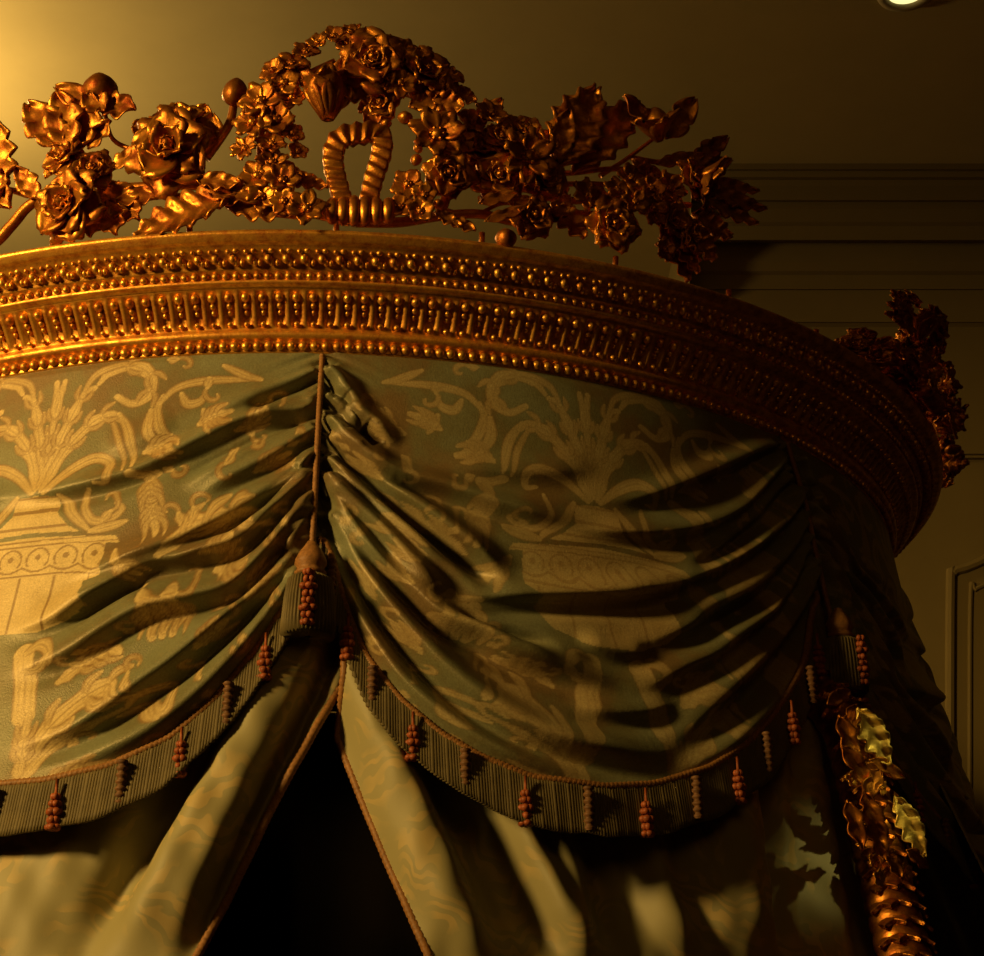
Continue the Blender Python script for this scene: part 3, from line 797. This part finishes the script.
# --- left part
L_(-2, 205, 6, 132, 42, 4); L_(12, 210, -20, 170, 34, 4)
U_(100, 89, 19, 36, 0, -1); L_(104, 108, 60, 92, 26, 2, .01); L_(100, 106, 136, 112, 30, 2, .01); L_(106, 112, 88, 96, 26, 2, .02)
L_(66, 150, 28, 104, 38, 3, .015, -.1); L_(72, 152, 58, 94, 38, 3, .02, -.1); L_(80, 152, 96, 100, 34, 3, .01)
L_(88, 150, 112, 124, 22, 2, .01); R_(66, 160, 25, -.2, .3); R_(70, 206, 38, -.25, -.15, .02); R_(92, 172, 24, .3, .2)
L_(40, 200, 20, 172, 22, 3); L_(102, 185, 140, 222, 34, 4, -.005); L_(112, 170, 140, 150, 18, 2); L_(108, 200, 118, 236, 30, 3); L_(98, 215, 92, 238, 22, 2)
R_(172, 150, 42, 0, -.1, .02); R_(180, 122, 27, .1, .5, .0); L_(150, 130, 134, 128, 20, 2); L_(205, 150, 214, 118, 26, 2); L_(196, 128, 208, 108, 22, 2, -.01)
L_(238, 196, 138, 234, 42, 6, .015, -.08, (0, .3)); L_(170, 190, 120, 205, 20, 3); L_(205, 192, 262, 200, 24, 3, .015); L_(195, 180, 240, 186, 20, 3, .02); L_(225, 208, 296, 216, 26, 4, .01)
U_(235, 92, 13, 34, .15, -1, .0)
# --- left column of the wreath
B_(262, 104, 19, -.2, .1, 6); B_(254, 124, 17, -.3, 0, 6); B_(276, 122, 17, 0, 0, 5); B_(246, 150, 13, -.3, .1, 8); B_(272, 146, 13, .1, .2, 6); B_(272, 164, 14, .1, 0, 7); B_(292, 134, 10, .3, 0, 5); B_(297, 152, 9, .4, 0, 5)
B_(258, 178, 16, -.1, .1, 6); B_(282, 182, 15, .2, .1, 6, .02); B_(262, 198, 13, 0, -.1, 6, .02); B_(284, 202, 12, 0, -.1, 6, .025); B_(306, 210, 16, .1, .0, 6, .035); B_(292, 98, 12, .2, 0, 6)
L_(282, 175, 326, 190, 18, 4, .0); L_(270, 160, 302, 180, 16, 3); L_(300, 200, 332, 216, 16, 3)
# --- top of the wreath
B_(274, 72, 12, -.4, .2, 5); B_(292, 66, 14, -.1, .3, 5); B_(284, 84, 14, -.1, 0, 5, .02); B_(306, 54, 12, 0, .3, 5); B_(318, 44, 10, -.2, .3, 5); B_(334, 38, 11, 0, .3, 5); B_(300, 72, 11, .2, .1, 5); B_(346, 44, 9, 0, .1, 5); B_(350, 32, 8, .1, .4, 5)
L_(335, 46, 360, 28, 12, 3); T_(328, 120, 58, -.1, -1, .15, 6, 13, .015); U_(326, 100, 15, 40, -.1, -1, .015); L_(330, 118, 350, 62, 30, 2, .01)
R_(373, 62, 33, -.1, -.15, .03); R_(402, 56, 21, .4, .2, .0); R_(424, 74, 29, .3, .05, .015); R_(441, 88, 23, .7, .0, .0); B_(400, 84, 14, .1, -.1, 6, .03); L_(384, 92, 345, 100, 26, 3, .01); L_(392, 98, 366, 122, 26, 3, .01, -.1)
R_(380, 104, 19, -.1, -.2); L_(408, 108, 444, 100, 22, 3, .02); L_(432, 100, 462, 108, 24, 3, .03, .1, (0, -.3)); L_(440, 70, 462, 84, 18, 2); L_(450, 90, 474, 104, 20, 3)
U_(405, 118, 8, 14, 0, 1, .02); U_(386, 124, 6, 10, 0, 1, .02); U_(466, 116, 8, 16, 1, 0, .01); B_(470, 124, 13, .4, .1, 5)
# --- right column
B_(437, 137, 24, -.1, -.1, 7, .03); B_(458, 140, 17, .3, 0, 5); U_(416, 160, 6, 14, -.3, 1); U_(418, 148, 6, 10, -1, .2); R_(448, 174, 25, 0, -.3, .02); B_(408, 186, 14, -.2, .0, 5, .02); B_(424, 196, 11, 0, 0, 5, .03); U_(438, 204, 6, 10, 0, 1, .03); B_(420, 212, 12, 0, -.1, 5, .03)
B_(400, 208, 12, -.1, 0, 5, .02); L_(434, 212, 460, 228, 14, 3, .03); L_(452, 220, 474, 232, 14, 2, .03)
R_(478, 150, 24, .2, 0, .0); B_(490, 116, 15, .1, .3, 6); L_(470, 128, 500, 104, 20, 3); R_(522, 136, 27, .1, .4, .0); B_(526, 160, 26, .1, -.05, 8, .03); R_(498, 178, 26, -.1, -.1, .01); R_(544, 178, 24, .2, -.2, .015); B_(554, 148, 18, .3, .1, 6); R_(500, 140, 20, 0, .2)
U_(506, 239, 11, 22, .1, 1, .025); R_(532, 216, 22, .1, -.3, .01); L_(505, 202, 540, 208, 14, 3, .01); L_(555, 205, 580, 240, 30, 3); L_(570, 195, 548, 225, 18, 3); L_(478, 204, 515, 196, 14, 2, .02); L_(484, 222, 524, 210, 12, 2, .02)
L_(552, 172, 594, 92, 54, 5, .01, -.06); L_(570, 175, 634, 104, 44, 5, .0, -.06); L_(556, 160, 566, 116, 26, 3, .02)
T_(660, 142, 38, -.5, -.75, .35, 6, 32, .02); U_(656, 122, 15, 36, -.15, -1, .02); L_(664, 140, 690, 104, 28, 2, .0); L_(655, 132, 622, 100, 24, 2, .02)
L_(690, 165, 722, 142, 22, 3, .0); L_(655, 165, 700, 158, 16, 3); L_(688, 172, 726, 164, 20, 3)
B_(630, 180, 14, 0, .2, 5); B_(650, 190, 14, 0, 0, 5, .02); R_(612, 226, 27, -.1, -.2, .02); B_(586, 196, 15, 0, 0, 6); B_(616, 192, 13, 0, 0, 6, .02); B_(634, 203, 13, 0, 0, 6, .03); B_(652, 210, 15, 0, -.1, 6, .02); B_(600, 205, 16, 0, .1, 6); R_(646, 178, 20, .2, 0, -.01); B_(668, 190, 16, .1, 0, 6)
T_(690, 176, 42, .75, .45, .5, 7, 26, .01); L_(704, 190, 758, 212, 22, 4, .01); L_(700, 198, 750, 226, 22, 4, .01); L_(706, 182, 752, 194, 18, 4, .0); R_(694, 180, 24, .2, .1, .015)
R_(672, 222, 24, .1, -.2, .01); L_(690, 214, 724, 240, 34, 4); L_(684, 226, 708, 262, 34, 4, .01); L_(664, 236, 664, 262, 22, 3); R_(690, 236, 20, .3, -.1); L_(674, 240, 694, 274, 22, 3); L_(668, 225, 682, 282, 30, 4, -.01); B_(664, 250, 10, 0, -.2, 5, .02)
# --- ribbon bow in the centre
def ribbon_bow(mb):
    pts = [(344, 204), (339, 188), (334, 168), (334, 150), (342, 138), (358, 134), (374, 133), (382, 139), (381, 156), (374, 178), (368, 204)]
    c = np.array([cpt(x, y, .015)[0] for x, y in pts]); Q = smooth_poly(c, 14); n_ = len(Q); T = np.gradient(Q, axis=0); T /= np.linalg.norm(T, axis=1)[:, None]
    a = cpt(358, 160)[1]; er = er_at(a); V = []; m_ = 12; ph = np.arange(m_)*2*PI/m_
    L = np.r_[0, np.cumsum(np.linalg.norm(np.diff(Q, axis=0), axis=1))]
    for i in range(n_):
        N = nrm(np.cross(T[i], er)); hw = (12.5-4*abs(i/n_-.5)*1.2)/PXM
        rip = .5+.9*np.abs(((L[i]/.017+np.cos(ph)*.38) % 1)*2-1)
        sg_ = lambda x: np.sign(x)*np.abs(x)**.4
        V.append(Q[i]+np.outer(sg_(np.cos(ph))*hw*(1+.12*(rip-1)), N)+np.outer(sg_(np.sin(ph))*.009*rip, er))
    mb.add(np.array(V).transpose(1, 0, 2).reshape(-1, 3), grid_faces(m_, n_, True))
cpart('ribbon_bow', 355, ribbon_bow)
def knot(mb):
    for i, x in enumerate([332, 343, 354, 365, 376, 388]):
        c, a = cpt(x, 211, .02); ellipsoid(mb, c, [et_at(a), er_at(a), (0, 0, 1)], (8.5/PXM, 12/PXM, (19-abs(i-2.5)*1.5)/PXM), 12, 10)
cpart('ribbon_knot', 358, knot)

# second crest, over the right-hand side of the canopy (a narrower one)
rot = math.radians(57)
cb2 = MB()
for pts, r in [([(440, 215), (450, 180), (450, 140), (440, 110), (400, 90), (350, 75)], 6),
               ([(285, 222), (330, 226), (400, 222), (480, 214), (520, 222), (600, 215)], 6), ([(300, 222), (340, 160), (345, 110)], 5)]:
    P = np.array([cpt(x, y, -.01)[0] for x, y in pts]); Q = smooth_poly(P, 8); tube(cb2, Q, np.linspace(r, r*.75, len(Q))/PXM, 9)
a_ = np.linspace(math.radians(-9), math.radians(30), 30); tube(cb2, np.stack([1.165*np.sin(a_), -1.165*np.cos(a_), 0*a_+2.82], 1), .006, 8)
for a in np.linspace(math.radians(-1), math.radians(26), 5):
    R0 = np.array([math.sin(a), -math.cos(a), 0]); tube(cb2, [R0*1.165+np.array([0, 0, 2.812]), R0*1.172+np.array([0, 0, 2.852])], .0045, 8)
crest2 = cb2.build('crest', GOLDC, bed); crest2.rotation_euler = (0, 0, rot); crest2.scale = (1.02, 1.02, .60); crest2.location = (0, 0, 2.82*.40)
for o, x in crest_parts:
    if 250 < x < 640:
        c = o.copy(); C.objects.link(c); c.parent = crest2

for k, (a_, out, up, L_l) in enumerate([(-2, -.7, .5, .09), (2, -.6, .8, .08), (4, .8, .3, .09), (8, .9, .5, .10), (12, .9, .1, .10), (16, .9, .5, .09), (20, 1, -.2, .09), (24, 1, .2, .08), (28, 1, -.4, .08), (10, -.3, 1, .10), (14, .5, .9, .09), (9, -.8, .5, .09), (13, -.8, .4, .08), (17, -.7, .6, .08), (11, -.5, .8, .09), (5, -.8, .3, .09), (-4, -.5, .7, .09), (-1, .1, 1, .09), (22, .6, .8, .08), (0, .3, .9, .09), (6, .4, 1, .09)]):
    a_ = math.radians(a_); mb = MB(); er = er_at(a_)
    leaf(mb, er*RC+np.array([0, 0, 2.84+.03*(k % 3)]), er*out+et_at(a_)*.2*((k % 3)-1)+np.array([0, 0, up]), et_at(a_)*.8+er*.5, L_l*(.62 if out > .7 else .95), .055, 900+k, 4, -.1); mb.build('leaf', GOLDC, crest2)

for k, (a_, z_, r_) in enumerate([(-8, 2.845, .034), (-6, 2.90, .028), (-4, 2.86, .040), (-2, 2.92, .034), (0, 2.87, .042), (2, 2.94, .030), (4, 2.89, .040), (7, 2.87, .036)]):
    a_ = math.radians(a_); mb = MB(); rose(mb, er_at(a_)*(RC-.01)+np.array([0, 0, z_]), er_at(a_)*.6-et_at(a_)*.6, r_, 950+k); mb.build('rose', GOLDC, crest2)

# ------------------------------------------------------------------ bed curtains
def curtain(name, label, edges, ztop, zs, folds, off, NU=260, NV=240, braid_side=None):
    """edges(z) -> (angle left, angle right)"""
    z = np.concatenate([np.linspace(ztop, 1.75, NV), np.linspace(1.74, 0.004, 50)])
    E = np.array([edges(q) for q in z]); u = np.linspace(0, 1, NU)
    TH = E[:, 0][None]+(E[:, 1]-E[:, 0])[None]*u[:, None]; Z = np.broadcast_to(z, TH.shape)
    S = SR*TH; D = ridge_field(S.ravel().copy(), np.maximum(Z, 1.76).ravel().copy(), folds).reshape(S.shape)
    rs = np.random.RandomState(5)
    D = .065*np.tanh(D/.065)
    cap = .034+.05*np.clip((2.30-Z)/.12, 0, 1); D = np.where(D > 0, cap*np.tanh(D/cap), D)
    D += .0015*np.sin(Z*60+S*90)+.001*np.sin(Z*31-S*140)
    pts = cone(TH, Z, D+off)
    root = tag(empty(name), label, 'curtain')
    mb = MB(); mb.add(pts.reshape(-1, 3), grid_faces(NU, len(z)))
    cl = mb.build('curtain_cloth', DAMASK, root); so = cl.modifiers.new('thickness', 'SOLIDIFY'); so.thickness = .002; so.offset = -1
    if braid_side is not None:
        P = pts[braid_side]; k = z > 1.2; P = P[k]; L = np.r_[0, np.cumsum(np.linalg.norm(np.diff(P, axis=0), axis=1))]
        tt = np.linspace(0, L[-1], int(L[-1]/.003)); Q = np.stack([np.interp(tt, L, P[:, i]) for i in range(3)], 1)
        mb = MB(); tube(mb, Q, .0065, 10, (2, .016, .35)); mb.build('edge_braid', BRAID, root)
    return root
OFFC = -.055
def G(p0, p1, w0, w1, h0, h1, off=OFFC, ext=1.12):
    p0 = np.array(p0, float); p1 = np.array(p1, float); p1 = p0+(p1-p0)*ext
    q = px2([p0, p0*.5+p1*.5, p1], off); P = np.stack([SR*q[:, 0], q[:, 1]], 1)
    P = np.vstack([P[0]+(P[0]-P[1])*.6, P])
    return (smooth_poly(P, 3), w0/720., w1/720., h0, h1, 0.)
def edge_line(pts, off=OFFC):
    q = px2(pts, off); zz = q[::-1, 1]; aa = q[::-1, 0]
    return lambda z: float(np.interp(z, zz, aa))
eL = edge_line([(356, 560), (356, 640), (346, 675), (275, 800), (196, 956), (170, 1010)], -.045)
eR = edge_line([(346, 560), (344, 680), (338, 735), (365, 805), (428, 956), (450, 1010)])
eP = edge_line([(818, 640), (834, 700), (851, 765), (868, 835), (890, 925), (911, 1010)], 0.)
FL = [G((302, 655), (150, 956), 20, 34, .042, .060), G((340, 665), (208, 956), 8, 14, .012, .016), G((326, 670), (190, 956), 8, 11, -.03, -.05),
      G((120, 780), (-40, 956), 30, 60, .012, .018), G((236, 700), (78, 956), 12, 20, -.03, -.05), G((256, 700), (112, 956), 8, 12, .006, .012)]
curtain('bed_curtain', 'silk bed curtain drawn to the left, below the bright swag', lambda z: (math.radians(-62), eL(z)), 2.62, None, FL, -.045, braid_side=-1)
FR = [G((362, 700), (462, 956), 18, 30, .045, .055), G((402, 720), (512, 956), 12, 16, -.04, -.045), G((448, 780), (545, 956), 16, 22, -.028, -.034), G((510, 805), (582, 956), 10, 15, .026, .036),
      G((588, 830), (622, 956), 14, 16, -.024, -.03), G((645, 830), (678, 956), 13, 18, .022, .028), G((728, 800), (738, 956), 32, 40, .044, .056), G((772, 770), (785, 956), 9, 12, -.02, -.02),
      G((812, 760), (840, 956), 14, 22, .012, .02)]
curtain('bed_curtain', 'silk bed curtain drawn to the right of the dark opening, below the middle swag', lambda z: (eR(z), eP(z)-.042+.075*min(1, max(0, (2.32-z)/.1))), 2.62, None, FR, OFFC, NU=340, braid_side=0)
# the curtain beyond the post, and a drape added to keep light out of the bed
rs = np.random.RandomState(11)
def plain_curtain(label, a0, a1, off, nf, amp, mname=DAMASK, z1=2.66, flare=0.):
    z = np.linspace(z1, .004, 60); th = np.linspace(a0, a1, 400)
    TH, Z = np.meshgrid(th, z, indexing='ij')
    u = (TH-a0)/(a1-a0); D = amp*(.4+.6*(z1-Z))*np.cos(u*nf*2*PI+.6*np.sin(u*9))+off+flare*np.clip((2.45-Z)/.7, 0, 1)
    mb = MB(); mb.add(cone(TH, Z, D).reshape(-1, 3), grid_faces(400, 60))
    root = tag(empty('bed_curtain'), label, 'curtain')
    cl = mb.build('curtain_cloth', mname, root); so = cl.modifiers.new('thickness', 'SOLIDIFY'); so.thickness = .002; so.offset = -1
    return root
plain_curtain('dark green silk bed curtain hanging beyond the gilded post at the right edge', math.radians(56.5), math.radians(112), -.03, 5, .016, flare=.085)
plain_curtain('dark drape added across the far side to keep light out of the bed', math.radians(112), math.radians(297), -.04, 18, .02, LINING)

# headboard inside the dark opening
hb = tag(empty('headboard', (0, .62, 0)), 'dark red padded headboard deep inside the curtained bed', 'headboard')
m = MB(); P = [(-.72, 0), (-.72, 1.90), (-.70, 1.945), (-.3, 1.955), (0, 1.955), (.3, 1.955), (.70, 1.945), (.72, 1.90), (.72, 0)]
V = [(x, y, z) for y in (0, .06) for x, z in P]; n9 = len(P)
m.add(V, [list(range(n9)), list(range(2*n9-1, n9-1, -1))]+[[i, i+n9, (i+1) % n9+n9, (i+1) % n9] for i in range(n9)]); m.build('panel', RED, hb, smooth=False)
m = MB(); tube(m, [(x, -.005, z) for x, z in P], .018, 8); m.build('frame', RED, hb)

# ------------------------------------------------------------------ gilded bed post with carved leaves
post = tag(empty('bed_post', tuple(cone(SEAM[2], 0.0, .07))), 'carved gilded bed post with leaf ornament curving out below the right tassel', 'bed post')
o0 = np.array(post.location)
def post_line(pts, off):
    q = px2(pts, off); return q
PX = [(818, 640), (834, 700), (851, 765), (868, 835), (890, 925), (911, 1010)]
q = px2(PX, 0.)
pz = q[::-1, 1]; pa = q[::-1, 0]
def pcen(z, dr=0.):
    z = np.asarray(z, float); a = np.interp(z, pz, pa); return cone(a, z, -.075+.085*np.clip((2.34-z)/.16, 0, 1)+dr)
z = np.linspace(2.40, .0, 700)
cen = pcen(z)-o0
rad = .033+.0045*np.abs(np.sin(z*2*PI/.052))**.6
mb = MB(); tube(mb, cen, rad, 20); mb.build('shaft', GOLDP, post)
def pframe(z):
    a = float(np.interp(z, pz, pa)); T = nrm(pcen(z-.01)-pcen(z+.01)); er = er_at(a); er = nrm(er-T*er.dot(T)); et = np.cross(er, T)
    if et.dot(et_at(a)) < 0: et = -et
    return a, T, er, et
# overlapping scales down the shaft (surface carving)
mb = MB(); rr = random.Random(5); zz = 2.31; kk = 0
while zz > 1.70:
    a, T, er, et = pframe(zz)
    for j in range(5):
        b = math.radians(-90+36*j+(18 if kk % 2 else 0)+18-25)
        N = er*math.cos(b)+et*math.sin(b)
        add_petal(mb, pcen(zz)-o0+N*.027, T+N*.10, N, .034, rr, 1, .42, -.18, .42, .0, .16)
    zz -= .0245; kk += 1
mb.build('scale_band', GOLDP, post)
def pl(name, x, y, x2, y2, wd, lobes, dr, bend=-.05, face=None, lab=None):
    q0 = px2([(x, y), (x2, y2)], dr); c = cone(q0[0, 0], q0[0, 1], dr); d = cone(q0[1, 0], q0[1, 1], dr)
    a = q0[0, 0]; mb = MB(); f = nrm(er_at(a)+np.array(face if face is not None else (0, 0, 0)))
    leaf(mb, c-o0, d-c, f, float(np.linalg.norm(d-c)), wd/720., int(x+y), lobes, bend)
    o = mb.build(name, GOLDHI if lab else GOLDC, post)
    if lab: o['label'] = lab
pl('leaf', 856, 708, 888, 766, 38, 4, .085, -.06, (-.5, -.25, .35), 'gilded leaf with its highlight painted into the colour')
pl('leaf', 893, 796, 924, 858, 32, 4, .085, -.06, (-.5, -.25, .35), 'gilded leaf with its highlight painted into the colour')
for (x, y, x2, y2, wd, lo, dr) in [(862, 790, 884, 862, 30, 6, .09), (868, 760, 905, 778, 20, 4, .08), (840, 745, 872, 790, 26, 4, .085), (838, 715, 856, 765, 26, 4, .085), (880, 770, 862, 800, 22, 3, .09), (846, 800, 862, 850, 24, 4, .085),
                               (884, 850, 902, 880, 18, 3, .08), (905, 850, 928, 868, 18, 3, .08), (826, 705, 850, 690, 18, 3, .06), (856, 705, 842, 740, 22, 3, .08)]:
    pl('leaf', x, y, x2, y2, wd, max(2, lo-2), dr, -.05, (-.3, -.2, .2))
for (x, y) in [(872, 862), (890, 858), (905, 872), (878, 878), (850, 780), (880, 788)]:
    q0 = px2([(x, y)], .08)[0]; c = cone(q0[0], q0[1], .08)-o0; mb = MB(); sd[0] += 1; blossom(mb, c, er_at(q0[0]), 9/720., sd[0], 5); mb.build('blossom', GOLDL, post)
